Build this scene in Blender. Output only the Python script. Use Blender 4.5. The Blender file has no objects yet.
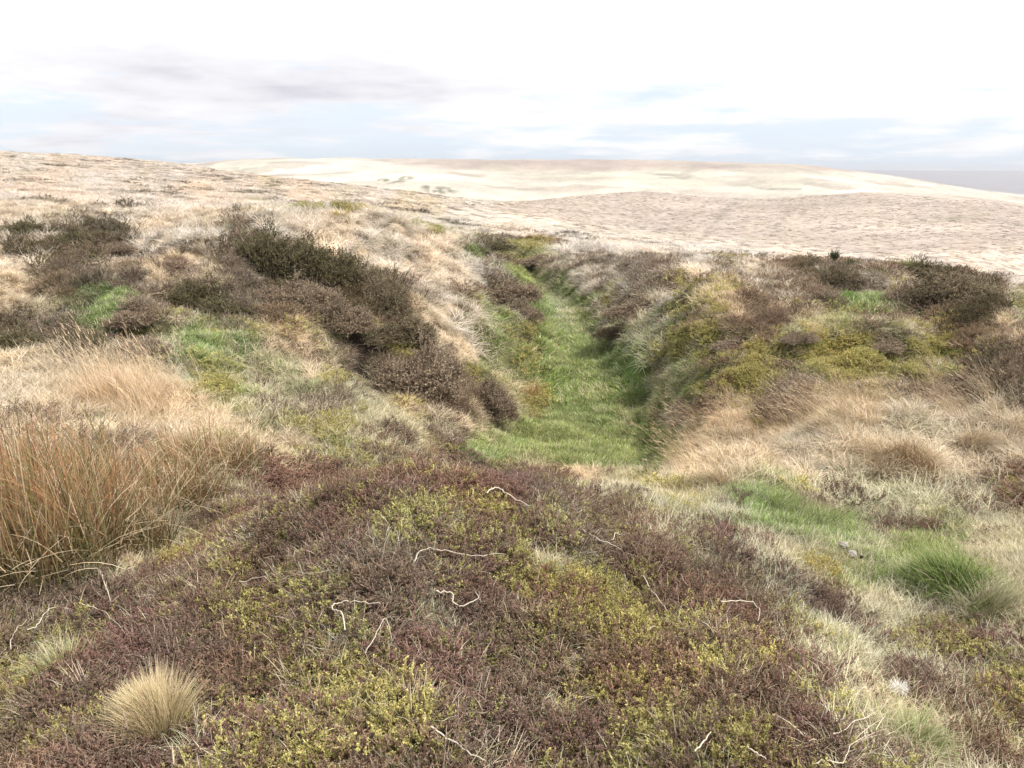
import bpy, math, random
import numpy as np
R = math.radians
rng = np.random.default_rng(7)
random.seed(7)
SC = bpy.context.scene
COL = SC.collection
# ------------------------------------------------------------------ camera
EYE = 1.6; PITCH = R(15.06); F = 788.0
cam = bpy.data.cameras.new('camera'); cam.lens = 36.0*F/1024; cam.sensor_width = 36
cam.clip_start = 0.05; cam.clip_end = 60000
camo = bpy.data.objects.new('camera', cam); COL.objects.link(camo)
camo.location = (0, 0, EYE); camo.rotation_euler = (R(90)-PITCH, 0, 0)
SC.camera = camo
# ------------------------------------------------------------------ sun, sky, exposure
SUN_EL, SUN_AZ = 53.0, 118.0      # azimuth clockwise from +Y
ld = bpy.data.lights.new('sun', 'SUN'); ld.energy = 3.0; ld.angle = R(6.0); ld.color = (1, .955, .88)
sun = bpy.data.objects.new('sun', ld); COL.objects.link(sun)
sun.rotation_euler = (R(90-SUN_EL), 0, R(180-SUN_AZ)); sun.location = (0, 0, 30)
SC.view_settings.view_transform = 'Standard'; SC.view_settings.look = 'None'
SC.view_settings.gamma = 1; SC.view_settings.use_curve_mapping = False
SC.view_settings.exposure = 0.72
SC.cycles.max_bounces = 4; SC.cycles.diffuse_bounces = 2; SC.cycles.transparent_max_bounces = 6
SC.cycles.glossy_bounces = 1; SC.cycles.volume_bounces = 0; SC.cycles.transmission_bounces = 2
W = bpy.data.worlds.new('World'); SC.world = W; W.use_nodes = True
def world():
    nt = W.node_tree; N = nt.nodes; L = nt.links; N.clear()
    out = N.new('ShaderNodeOutputWorld'); bg = N.new('ShaderNodeBackground')
    sky = N.new('ShaderNodeTexSky'); sky.sky_type = 'NISHITA'; sky.sun_disc = False
    sky.sun_elevation = R(SUN_EL); sky.sun_rotation = R(SUN_AZ); sky.altitude = 400; sky.dust_density = 1.5
    sm = N.new('ShaderNodeVectorMath'); sm.operation = 'SCALE'; sm.inputs['Scale'].default_value = 0.115
    L.new(sky.outputs[0], sm.inputs[0])
    tc = N.new('ShaderNodeTexCoord'); sp = N.new('ShaderNodeSeparateXYZ'); L.new(tc.outputs['Generated'], sp.inputs[0])
    def M(op, a, b=None, c=None, clamp=False):
        m = N.new('ShaderNodeMath'); m.operation = op; m.use_clamp = clamp
        for i, v in enumerate((a, b, c)):
            if v is None: continue
            if isinstance(v, (int, float)): m.inputs[i].default_value = v
            else: L.new(v, m.inputs[i])
        return m.outputs[0]
    z = M('ADD', M('MAXIMUM', sp.outputs['Z'], 0.0), 0.10)
    cx = M('DIVIDE', sp.outputs['X'], z); cy = M('DIVIDE', sp.outputs['Y'], z)
    cb = N.new('ShaderNodeCombineXYZ'); L.new(cx, cb.inputs[0]); L.new(cy, cb.inputs[1])
    def noise(scale, det, off, rough=.55):
        mp = N.new('ShaderNodeMapping'); mp.inputs['Location'].default_value = off
        L.new(cb.outputs[0], mp.inputs[0])
        n = N.new('ShaderNodeTexNoise'); n.inputs['Scale'].default_value = scale; n.inputs['Detail'].default_value = det
        n.inputs['Roughness'].default_value = rough
        L.new(mp.outputs[0], n.inputs['Vector']); return n.outputs['Fac']
    n1 = noise(.8, 9, (3.1, 1.7, 0), .58); n2 = noise(1.3, 9, (-7.3, 4.2, 5), .58)
    # cloud cover: near complete high up, thin gaps of blue close to the horizon
    thr = M('MULTIPLY_ADD', M('SMOOTH_MIN', M('MULTIPLY', sp.outputs['Z'], 7.0), 1.0, .2), -0.30, 0.515)
    cov = M('MULTIPLY', M('SUBTRACT', n1, thr), 7.0, clamp=True)
    mass = M('MULTIPLY', M('SUBTRACT', n2, .47), 3.6, clamp=True)
    # one grey bank of cloud hanging ahead, left of the middle
    def bank(az, zc, wa, wz, amp):
        d = M('DIVIDE', sp.outputs['X'], M('MAXIMUM', sp.outputs['Y'], .05))
        a = M('DIVIDE', M('SUBTRACT', d, az), wa); b = M('DIVIDE', M('SUBTRACT', M('ADD', sp.outputs['Z'], M('MULTIPLY', M('SUBTRACT', n1, .5), .07)), zc), wz)
        e = M('EXPONENT', M('MULTIPLY', M('ADD', M('MULTIPLY', a, a), M('MULTIPLY', b, b)), -1.0))
        fr = M('GREATER_THAN', sp.outputs['Y'], 0.1)
        return M('MULTIPLY', M('MULTIPLY', e, amp), fr)
    bk = M('ADD', bank(-.27, .098, .30, .034, .95), M('ADD', bank(-.45, .045, .4, .024, .6), bank(.55, .04, .25, .02, .22)))
    mass = M('ADD', M('MULTIPLY', mass, .3), M('MULTIPLY', bk, M('MULTIPLY_ADD', n2, 1.6, -.15)), clamp=True)
    cc = N.new('ShaderNodeMix'); cc.data_type = 'RGBA'
    cc.inputs['A'].default_value = (.70, .70, .705, 1); cc.inputs['B'].default_value = (.43, .42, .47, 1)
    L.new(mass, cc.inputs['Factor'])
    mx = N.new('ShaderNodeMix'); mx.data_type = 'RGBA'
    cov2 = M('MAXIMUM', cov, M('MULTIPLY', mass, .8))
    # thin high veil: the gaps between the clouds are milky blue
    ve = N.new('ShaderNodeMix'); ve.data_type = 'RGBA'; ve.inputs['B'].default_value = (.49, .56, .655, 1); ve.inputs['Factor'].default_value = .82
    L.new(sm.outputs[0], ve.inputs['A'])
    L.new(cov2, mx.inputs['Factor']); L.new(ve.outputs['Result'], mx.inputs['A']); L.new(cc.outputs['Result'], mx.inputs['B'])
    L.new(mx.outputs['Result'], bg.inputs['Color']); bg.inputs['Strength'].default_value = 1.0
    L.new(bg.outputs[0], out.inputs[0])
world()
# ------------------------------------------------------------------ noise
def _h(ix, iy, s):
    with np.errstate(over='ignore'):
        n = (ix.astype(np.int64)*374761393 + iy.astype(np.int64)*668265263 + s*1274126177) & 0xffffffff
        n = ((n ^ (n >> 13))*1274126177) & 0xffffffff
        n = n ^ (n >> 16)
    return (n & 0xffff)/65535.0
def vn(x, y, s=0):
    x = np.asarray(x, float); y = np.asarray(y, float)
    xi = np.floor(x); yi = np.floor(y); fx = x-xi; fy = y-yi
    fx = fx*fx*fx*(fx*(fx*6-15)+10); fy = fy*fy*fy*(fy*(fy*6-15)+10)
    a = _h(xi, yi, s); b = _h(xi+1, yi, s); c = _h(xi, yi+1, s); d = _h(xi+1, yi+1, s)
    return (a*(1-fx)+b*fx)*(1-fy)+(c*(1-fx)+d*fx)*fy
def fbm(x, y, s=0, o=3, g=.5):
    t = 0; a = 1; w = 0
    for i in range(o):
        c, sn = math.cos(.7*i+.3), math.sin(.7*i+.3)
        t = t + a*vn((x*c-y*sn)*2**i+17*i, (x*sn+y*c)*2**i-9*i, s+i*31); w += a; a *= g
    return t/w
def sstep(a, b, x):
    t = np.clip((x-a)/(b-a), 0, 1); return t*t*(3-2*t)
# ------------------------------------------------------------------ terrain: survey points, then a smooth surface through them
cp, sp_ = math.cos(PITCH), math.sin(PITCH)
def ray(px, py):
    a = (px-512)/F; b = (384-py)/F
    return np.array([a, cp+b*sp_, -sp_+b*cp])
pts = []
def P(px, py, Y):
    d = ray(px, py); k = Y/d[1]; pts.append((d[0]*k, Y, EYE+d[2]*k))
def G(X, Y, z): pts.append((X, Y, z))
for a in [(0,0,0),(-3,0,-.3),(3,0,-.4),(0,-2.5,-.1),(-6,-2,-1),(6,-2,-1),(-10,4,-1.2),(10,4,-1.5),(0,1,0.0),(-1.9,1.5,-.15),(1.9,1.6,-.25)]: G(*a)
for a in [(512,768,1.9),(100,768,1.95),(950,768,2.0),(512,600,2.9),(512,478,4.3),(430,472,4.3),(350,478,4.2),(300,498,4.0),(235,530,3.8),
  (250,620,2.8),(700,680,2.45),(800,540,4.6),(950,570,4.4),(900,650,3.2),(1010,700,2.8),(750,620,3.0),(660,562,3.6),(605,520,4.2),(545,478,4.5),
  (610,480,5.7),(700,492,6.0),(850,482,7.0),(1000,480,7),(850,425,8.6),(1010,415,9.2),(720,450,7.6),(680,478,6.6),
  (850,402,12),(850,352,14.5),(980,380,13),(1000,330,18),(900,320,20),(760,330,19),(720,400,12.3),(680,350,17),(660,300,26),(640,262,38),(780,285,30),(720,270,38),
  (610,472,11.2),(580,430,13),(575,390,16),(560,340,21),(545,300,28),(530,283,34),(500,246,46),(470,234,60),(560,243,55),(600,250,50),
  (672,432,13.2),(664,400,15.6),(470,443,12),(475,400,15),(480,350,19.5),(500,310,26),(510,275,33),
  (400,400,13),(400,340,16),(420,300,20),(450,258,27),(420,240,27),(380,238,24),(330,240,21.5),(280,243,19.5),(230,232,24),(280,290,16),(280,340,13.5),(270,395,10.8),(310,430,8.8),(400,440,9),
  (260,470,6.5),(200,520,4.8),(110,590,3.5),(20,600,3.4),(50,480,5),(140,450,6.4),(220,440,7.5),(50,380,9.0),(130,370,10),(150,330,12.5),(150,280,16.5),(50,330,13),(50,280,18),(50,240,26),(150,235,28),(50,215,36),(50,192,70),
  (0,153,380),(120,160,400),(60,165,220),(200,215,45),(200,192,90),(200,176,230),(200,169,400),(300,182,380),(400,191,350),(350,215,60),(350,197,130),(500,206,300),(600,225,190),(700,243,125),(430,215,110),(560,228,110),
  (800,262,52),(950,292,38),(1020,300,36),(1010,285,45),(900,272,44),(925,305,22),(1000,312,24),(700,252,70),(860,268,70),
  (850,250,260),(850,193,600),(650,192,620),(650,225,360),(1024,205,600),(1024,250,230),(1024,275,150),(760,240,230),(560,198,560),(520,202,500),
  (600,185,1300),(800,185,1300),(700,165,2500),(560,167,2700),(400,168,2500),(300,165,2600),(200,166,2500),(100,168,2500),(780,167,2500),(850,172,2300),(950,187,2000),(1024,199,1800),(400,185,1200),(250,168,1500),
  (850,170.5,5500),(950,171.5,5500),(1024,172,5500),(950,186,3600),(1024,193,3300)]: P(*a)
for a in [(.9,8,-2.05),(0,6.2,-1.5),(-.3,8.5,-2.4),(2,9,-2.2),(4.4,10.6,-2.0),(6.5,11,-2.0),(3.2,10.5,-2.5),(-1.5,6.5,-1.35),
  (30,900,-60),(300,900,-60),(-250,900,-50),(800,900,-75),(-500,3500,-60),(0,3600,-60),(600,3600,-40),(-3000,2500,20),(-3000,5500,-20),(0,5500,-60),(2000,2000,-60),(3500,3500,-70),
  (-300,300,14),(-60,700,-30),(-400,700,-20),(0,9500,-300),(5000,9500,-100),(9000,9500,-100),(-8000,9500,-200),(60,90,-11),(110,160,-22),(-60,60,.5),(-30,30,-.2),(-30,10,-1),(30,15,-1.6),(40,40,-3.5)]: G(*a)
PT = np.array(pts)
def kc(X, Y): Yp = Y+3.0; return (X/Yp)*2.6, np.log(Yp)
def qf(Y): return 1+np.maximum(Y, 0)/30.0
ck, cu = kc(PT[:,0], PT[:,1]); cv = (PT[:,2]-EYE)/qf(PT[:,1])
def tps(r2): return np.where(r2 > 0, .5*r2*np.log(np.maximum(r2, 1e-12)), 0)
n = len(PT)
K = tps((ck[:,None]-ck)**2+(cu[:,None]-cu)**2) + np.eye(n)*2e-4
A = np.zeros((n+3, n+3)); A[:n,:n] = K; A[:n,n] = 1; A[:n,n+1] = ck; A[:n,n+2] = cu; A[n:,:n] = A[:n,n:].T
wt = np.linalg.solve(A, np.r_[cv, 0, 0, 0])
def base_h(X, Y):
    k, u = kc(X.ravel(), Y.ravel()); o = np.zeros(len(k))
    for i in range(0, len(k), 20000):
        s = slice(i, i+20000)
        o[s] = tps((k[s,None]-ck)**2+(u[s,None]-cu)**2) @ wt[:n] + wt[n] + wt[n+1]*k[s] + wt[n+2]*u[s]
    return (o*qf(Y.ravel())+EYE).reshape(X.shape)
NU, NK = 1050, 720
U0, U1, KM = math.log(.7), math.log(9400.), 1.35
gu = np.linspace(U0, U1, NU); gk = np.linspace(-KM, KM, NK)
Yp = np.exp(gu)[:,None]*np.ones(NK); GY = Yp-3; GX = gk[None]*Yp
cU = np.linspace(U0, U1, 300); cK = np.linspace(-KM, KM, 240)
cY = np.exp(cU)[:,None]*np.ones(240)
Hc = (base_h(cK[None]*cY, cY-3)-EYE)/qf(cY-3)
# refine the coarse survey surface onto the fine grid
t1 = np.empty((NU, 240))
for j in range(240): t1[:,j] = np.interp(gu, cU, Hc[:,j])
H = np.empty((NU, NK))
for i in range(NU): H[i] = np.interp(gk, cK, t1[i])
H = H*qf(GY)+EYE
def project(X, Y, Z):
    dz = Z-EYE; dep = np.maximum(Y*cp-dz*sp_, .05); up = Y*sp_+dz*cp
    return 512+F*X/dep, 384-F*up/dep
# ---- vegetation map (a field survey, one letter per patch)
MAP = [
[0,0,0,0,0,0,0,0,0,0,0,0,0,0,0,0,0,0,0,0,0,0,0,0,0,0,0,0,0,0,0,0],
[0,5,5,5,0,0,0,5,0,0,0,0,0,0,2,5,2,2,0,0,0,0,0,0,0,0,0,0,0,0,0,0],
[0,5,5,6,0,6,0,5,5,6,0,0,0,0,6,6,2,7,0,6,6,0,6,0,6,5,6,0,6,5,5,0],
[0,7,2,2,6,6,5,5,5,5,5,5,6,0,0,5,5,2,2,6,6,7,6,6,6,6,2,2,6,5,5,7],
[5,5,5,2,6,7,2,2,6,6,7,7,5,6,6,7,7,2,2,2,7,7,6,7,7,4,4,6,7,4,4,6],
[0,0,6,6,6,2,2,2,6,6,6,10,5,5,6,7,7,2,2,7,7,6,7,4,4,7,4,4,4,7,6,5],
[0,0,8,8,6,8,7,7,7,7,6,1,6,6,6,7,7,2,2,7,7,6,6,6,6,6,7,6,6,6,6,5],
[9,9,0,0,8,8,0,0,1,1,1,1,1,1,6,2,2,2,2,7,7,8,8,8,8,8,8,8,8,8,8,8],
[9,9,9,9,0,0,1,1,1,1,1,3,3,3,4,3,1,2,2,1,1,8,8,8,1,8,8,8,0,8,0,0],
[9,9,9,9,0,0,1,3,4,3,3,4,3,3,3,3,3,1,1,1,1,1,2,2,2,1,1,1,1,3,1,3],
[9,9,9,9,8,1,3,4,4,4,3,4,4,4,4,4,4,3,3,4,1,3,3,1,2,2,2,1,2,2,1,1],
[9,9,9,8,1,4,4,4,4,3,3,3,3,3,4,4,4,4,3,3,3,1,3,3,1,1,1,2,2,2,2,1],
[9,9,1,1,3,3,3,3,3,4,3,3,3,3,3,4,4,4,4,3,3,3,3,3,1,3,4,1,1,1,1,1],
[3,3,3,3,3,3,3,4,4,3,3,3,3,1,3,3,3,4,4,4,4,4,3,3,3,1,4,1,1,4,4,1],
[3,1,3,3,3,3,3,3,3,3,4,3,3,3,3,4,3,3,4,4,3,4,4,4,3,3,1,1,4,4,4,1],
[4,6,3,3,3,3,3,3,4,4,4,3,3,3,3,3,3,3,4,3,4,4,4,3,4,3,1,3,3,1,4,4],
[4,3,3,3,3,3,3,4,4,3,3,3,4,4,3,3,3,6,3,3,3,4,4,3,4,3,3,1,1,1,1,4],
[3,4,3,3,3,3,3,3,4,4,3,3,4,6,6,1,1,3,3,4,4,3,4,4,3,6,3,3,1,1,1,1]]
CH = 'psghmdwotrb'      # pale, short, green, heather, moss, dark, woody, olive, tall, rush, bare
MI = np.array(MAP)
SPOTS = [ # px,py,rx,ry,type : smaller patches inside the survey
 (600,415,22,28,'g'),(560,350,34,60,'g'),(550,300,30,14,'g'),(590,450,70,26,'g'),(95,312,14,20,'g'),(200,352,40,34,'o'),(190,345,20,14,'g'),(100,300,20,12,'g'),(400,345,14,14,'m'),(360,355,18,22,'b'),(375,352,12,12,'b'),
 (870,302,26,6,'g'),(900,264,28,5,'g'),(470,345,20,40,'o'),(480,300,10,20,'o'),(700,510,40,16,'s'),(790,525,75,20,'g'),(860,575,40,16,'g'),(950,565,45,22,'g'),
 (620,470,40,8,'s'),(560,480,30,8,'p'),(650,490,60,10,'s'),(580,520,50,14,'h'),(530,490,40,18,'h'),(650,565,40,22,'h'),(715,600,35,18,'h'),(480,487,40,16,'h'),(330,478,34,16,'h'),(410,468,50,9,'h'),
 (700,545,34,10,'h'),(955,503,22,9,'h'),(1012,510,16,7,'h'),(812,598,16,18,'h'),(900,675,30,12,'h'),(850,640,18,12,'h'),(265,500,12,18,'h'),(215,540,30,9,'h'),(600,590,40,26,'m'),(680,640,70,20,'m'),(470,505,30,10,'m'),(345,690,28,16,'m'),(240,560,40,10,'m'),
 (890,625,110,34,'s'),(780,590,40,26,'s'),(820,660,34,30,'s'),(860,735,30,30,'s'),(900,500,110,16,'s'),(1000,590,40,60,'s'),(700,520,50,10,'s'),(960,650,50,26,'m'),(930,725,70,30,'s'),(740,570,40,12,'s'),(310,450,50,16,'s'),(285,445,30,10,'p'),(60,650,26,22,'s'),(545,565,26,10,'s'),(560,450,40,16,'g'),(780,455,90,16,'p'),(930,445,90,18,'p'),
 (860,412,130,12,'t'),(120,378,60,10,'t'),(20,378,50,10,'p'),(150,400,70,16,'t'),(540,240,26,8,'m'),(520,252,40,7,'o'),(515,278,20,7,'g'),(470,225,60,5,'o'),(330,205,60,5,'o'),(640,325,30,30,'o'),(850,345,60,14,'m'),(950,345,50,14,'m'),(750,370,60,20,'m'),
 (600,200,40,5,'o'),(410,240,60,12,'p'),(330,228,60,8,'p'),(440,300,20,40,'w'),(450,270,30,16,'p'),
 (500,350,34,50,'o'),(470,330,16,30,'o'),(530,400,26,14,'o'),(560,296,34,12,'g'),(575,318,34,18,'g'),(592,345,36,20,'g'),(600,372,44,20,'g'),(600,400,64,20,'g'),(590,432,100,20,'g'),(600,460,66,14,'g'),
 (655,345,22,26,'o'),(640,300,22,18,'w'),(690,380,30,20,'o'),(890,700,90,60,'s'),(960,650,44,22,'m'),(905,688,20,8,'h'),(800,720,40,20,'m'),(430,512,60,18,'m'),(250,562,56,16,'m'),(620,600,50,30,'m'),(700,665,60,28,'m'),(350,695,30,12,'m'),(480,755,80,26,'h'),
 (300,520,40,14,'m'),(460,745,26,14,'m'),(640,745,40,16,'m'),(520,620,24,12,'s'),(200,460,50,14,'s'),(240,490,16,20,'s'),(760,560,50,22,'s'),(680,540,30,10,'s'),(715,600,32,14,'h'),(812,600,16,16,'h'),(700,546,30,8,'h'),
 (440,300,26,44,'p'),(462,345,12,20,'p'),(575,262,30,7,'w'),(495,446,36,18,'g'),(235,375,70,26,'o'),(130,335,46,16,'o'),(300,400,60,18,'o'),(720,345,60,22,'m'),(800,365,70,14,'m'),(625,445,72,24,'g'),(505,268,14,8,'g'),(700,300,40,14,'w'),(760,320,30,12,'w'),(830,320,40,8,'o')]
def veg_type(X, Y, Z, r=None):
    """index of the plant cover at a place; r adds scatter between neighbouring patches"""
    px, py = project(X, Y, Z)
    s = np.maximum(Y, 1.5)
    n1 = fbm(px/38., py/30., 3, 3)-.5; n2 = fbm(px/38., py/30., 53, 3)-.5
    n3 = fbm(px/9., py/7., 93, 2)-.5; n4 = fbm(px/9., py/7., 153, 2)-.5
    j = 0 if r is None else r*9
    qx = px+n1*52+n3*26; qy = py+n2*40+n4*18
    if r is not None: qx = qx+rng.normal(0, 7, len(qx)); qy = qy+rng.normal(0, 5, len(qy))
    c = np.clip((qx/32).astype(int), 0, 31); rr = np.clip(((qy-192)/32).astype(int), 0, 17)
    T = MI[rr, c]
    sx = px+n1*26+n3*18; sy = py+n2*18+n4*12
    for (x, y, a, b, t) in SPOTS:
        T = np.where(((sx-x)/a)**2+((sy-y)/b)**2 < 1, CH.index(t), T)
    # beyond the workings: open grass moor
    T = np.where(Y > 62, 0, T)
    T = np.where((Y < 1.2) | (px < -60) | (px > 1090), np.where(Y < 5, 3, 0), T)
    return T, px, py
near = sstep(9, 4, GY)
moor = sstep(8, 14, GY)*sstep(75, 40, GY)
d1 = (fbm(GX/.55, GY/.55, 5, 3)-.5)*.15 + (fbm(GX/.16, GY/.16, 8, 2)-.5)*.05
gx0 = np.interp(GY, [9,11,13,16,21,28,34,46], [.9,1.1,1.3,1.4,2.1,2.0,1.8,-.3])
gw = np.interp(GY, [11,14,18,30,45], [2.2,1.8,1.2,.95,.8])
gully = np.exp(-((GX-gx0)/gw)**4)*sstep(9, 11.5, GY)*sstep(60, 42, GY)
dxg = GX-gx0
banks = (np.exp(-((dxg+gw+1.9)/1.2)**2)*.65+np.exp(-((dxg-gw-1.9)/1.3)**2)*.5)*sstep(14, 17, GY)*sstep(42, 34, GY)
b1 = 1-np.sqrt((2*fbm(GX/1.9, GY/1.9, 21, 3)-1)**2+.004)
b2 = (fbm(GX/.8, GY/.8, 25, 2)-.5)
d2 = (b1-.62)*1.5 + b2*.34
far = sstep(60, 200, GY)
fold = sstep(850, 1200, GY)*sstep(2450, 1900, GY)
d3 = (fbm(GX/60, GY/60, 33, 4)-.5)*2.6*far + fold*(fbm(GX/420, GY/230, 39, 3)-.5)*34 + (fbm(GX/3, GY/3, 36, 2)-.5)*.7*sstep(40, 80, GY)*sstep(1500, 300, GY) + (fbm(GX/350, GY/350, 37, 3)-.5)*10*sstep(500, 1300, GY)*sstep(2300,1900,GY)
for (hx, hy, hr_, hh0) in [(13.2,24.5,2.2,.75),(10.6,26,1.5,.5),(6.6,15.4,1.5,.30),(5.6,19.5,1.6,.4),(8.4,20,1.3,.35),(5.2,25,1.6,.45),(10.4,17,1.4,.3),(3.9,16.2,1.0,.25),(7.6,30,1.8,.4)]:
    d3 = d3 + hh0*np.exp(-(((GX-hx)/hr_)**2+((GY-hy)/(hr_*1.2))**2)**1.3)*(.8+.4*fbm(GX/.7, GY/.7, 57, 3))
lip = sstep(4, 9, GY)*sstep(13, 9, GY)
H = H - np.interp(GY, [0,6,17,44,125,420,800],[.07,.09,.16,.25,.4,.4,0]) + d1*near + d2*moor*(1-.85*gully) - .5*gully*sstep(10,15,GY) + banks + d3 + .34*sstep(1.7, 3.0, GX-.12*fbm(GX, GY, 47, 2))*np.exp(-((GY-8.9-.5*(fbm(GX/.9, GY*0, 48, 2)-.5))/np.where(GY < 8.9, .55, 1.0))**2)*(.6+.8*fbm(GX/.5, GY/.5, 49, 2)) + (fbm(GX/1.2, GY/1.2, 41, 3)-.5)*.34*lip
def hgt(X, Y):
    Yq = np.maximum(Y+3, .71); u = (np.log(Yq)-U0)/(U1-U0)*(NU-1); k = (X/Yq+KM)/(2*KM)*(NK-1)
    u = np.clip(u, 0, NU-1.001); k = np.clip(k, 0, NK-1.001)
    i = u.astype(int); j = k.astype(int); a = u-i; b = k-j
    return (H[i,j]*(1-b)+H[i,j+1]*b)*(1-a)+(H[i+1,j]*(1-b)+H[i+1,j+1]*b)*a
def hit(px, py, y0=1.0, up=0.0):
    """the place on the ground seen at a point of the photograph"""
    d = ray(px, py); Ys = np.exp(np.linspace(math.log(y0), math.log(4000), 3000)); t = Ys/d[1]
    X = d[0]*t; Z = EYE+d[2]*t; h = hgt(X, Ys); w = np.where(Z < h+up)[0]
    i = w[0] if len(w) else len(Ys)-1
    return float(X[i]), float(Ys[i]), float(h[i])
# ------------------------------------------------------------------ materials
def mat(name, rough=.9, transl=0.0):
    m = bpy.data.materials.new(name); m.use_nodes = True
    return m, m.node_tree.nodes, m.node_tree.links
def veg_mat(name, instanced, transl=.25):
    m, N, L = mat(name); N.clear()
    out = N.new('ShaderNodeOutputMaterial'); a = N.new('ShaderNodeAttribute'); a.attribute_name = 'vc'
    col = a.outputs['Color']
    if instanced:
        t = N.new('ShaderNodeAttribute'); t.attribute_type = 'INSTANCER'; t.attribute_name = 'tint'
        mm = N.new('ShaderNodeMix'); mm.data_type = 'RGBA'; mm.blend_type = 'MULTIPLY'; mm.inputs['Factor'].default_value = 1
        L.new(col, mm.inputs['A']); L.new(t.outputs['Color'], mm.inputs['B']); col = mm.outputs['Result']
    d = N.new('ShaderNodeBsdfDiffuse'); tr = N.new('ShaderNodeBsdfTranslucent'); mx = N.new('ShaderNodeMixShader')
    mx.inputs[0].default_value = transl
    L.new(col, d.inputs[0]); L.new(col, tr.inputs[0]); L.new(d.outputs[0], mx.inputs[1]); L.new(tr.outputs[0], mx.inputs[2])
    L.new(mx.outputs[0], out.inputs[0]); return m
M_INST = veg_mat('plant_instanced', True); M_VEG = veg_mat('plant', False)
def simple_mat(name, c1, c2, scale, rough=.8, bump=.3):
    m, N, L = mat(name); b = N['Principled BSDF']; b.inputs['Roughness'].default_value = rough; b.inputs['Specular IOR Level'].default_value = .2
    tc = N.new('ShaderNodeTexCoord'); n = N.new('ShaderNodeTexNoise'); n.inputs['Scale'].default_value = scale; n.inputs['Detail'].default_value = 5
    L.new(tc.outputs['Object'], n.inputs['Vector'])
    r = N.new('ShaderNodeMix'); r.data_type = 'RGBA'; r.inputs['A'].default_value = (*c1, 1); r.inputs['B'].default_value = (*c2, 1)
    L.new(n.outputs['Fac'], r.inputs['Factor']); L.new(r.outputs['Result'], b.inputs['Base Color'])
    bp = N.new('ShaderNodeBump'); bp.inputs['Strength'].default_value = bump; bp.inputs['Distance'].default_value = .004
    L.new(n.outputs['Fac'], bp.inputs['Height']); L.new(bp.outputs[0], b.inputs['Normal']); return m
M_STALK = simple_mat('bleached_stalk', (.46,.39,.30), (.72,.65,.54), 14)
M_STONE = simple_mat('granite', (.30,.27,.22), (.46,.43,.37), 30, bump=.8)
M_WOOL = simple_mat('wool', (.62,.60,.55), (.8,.78,.74), 60)
M_DUNG = simple_mat('dung', (.02,.015,.01), (.05,.04,.03), 60)
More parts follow.
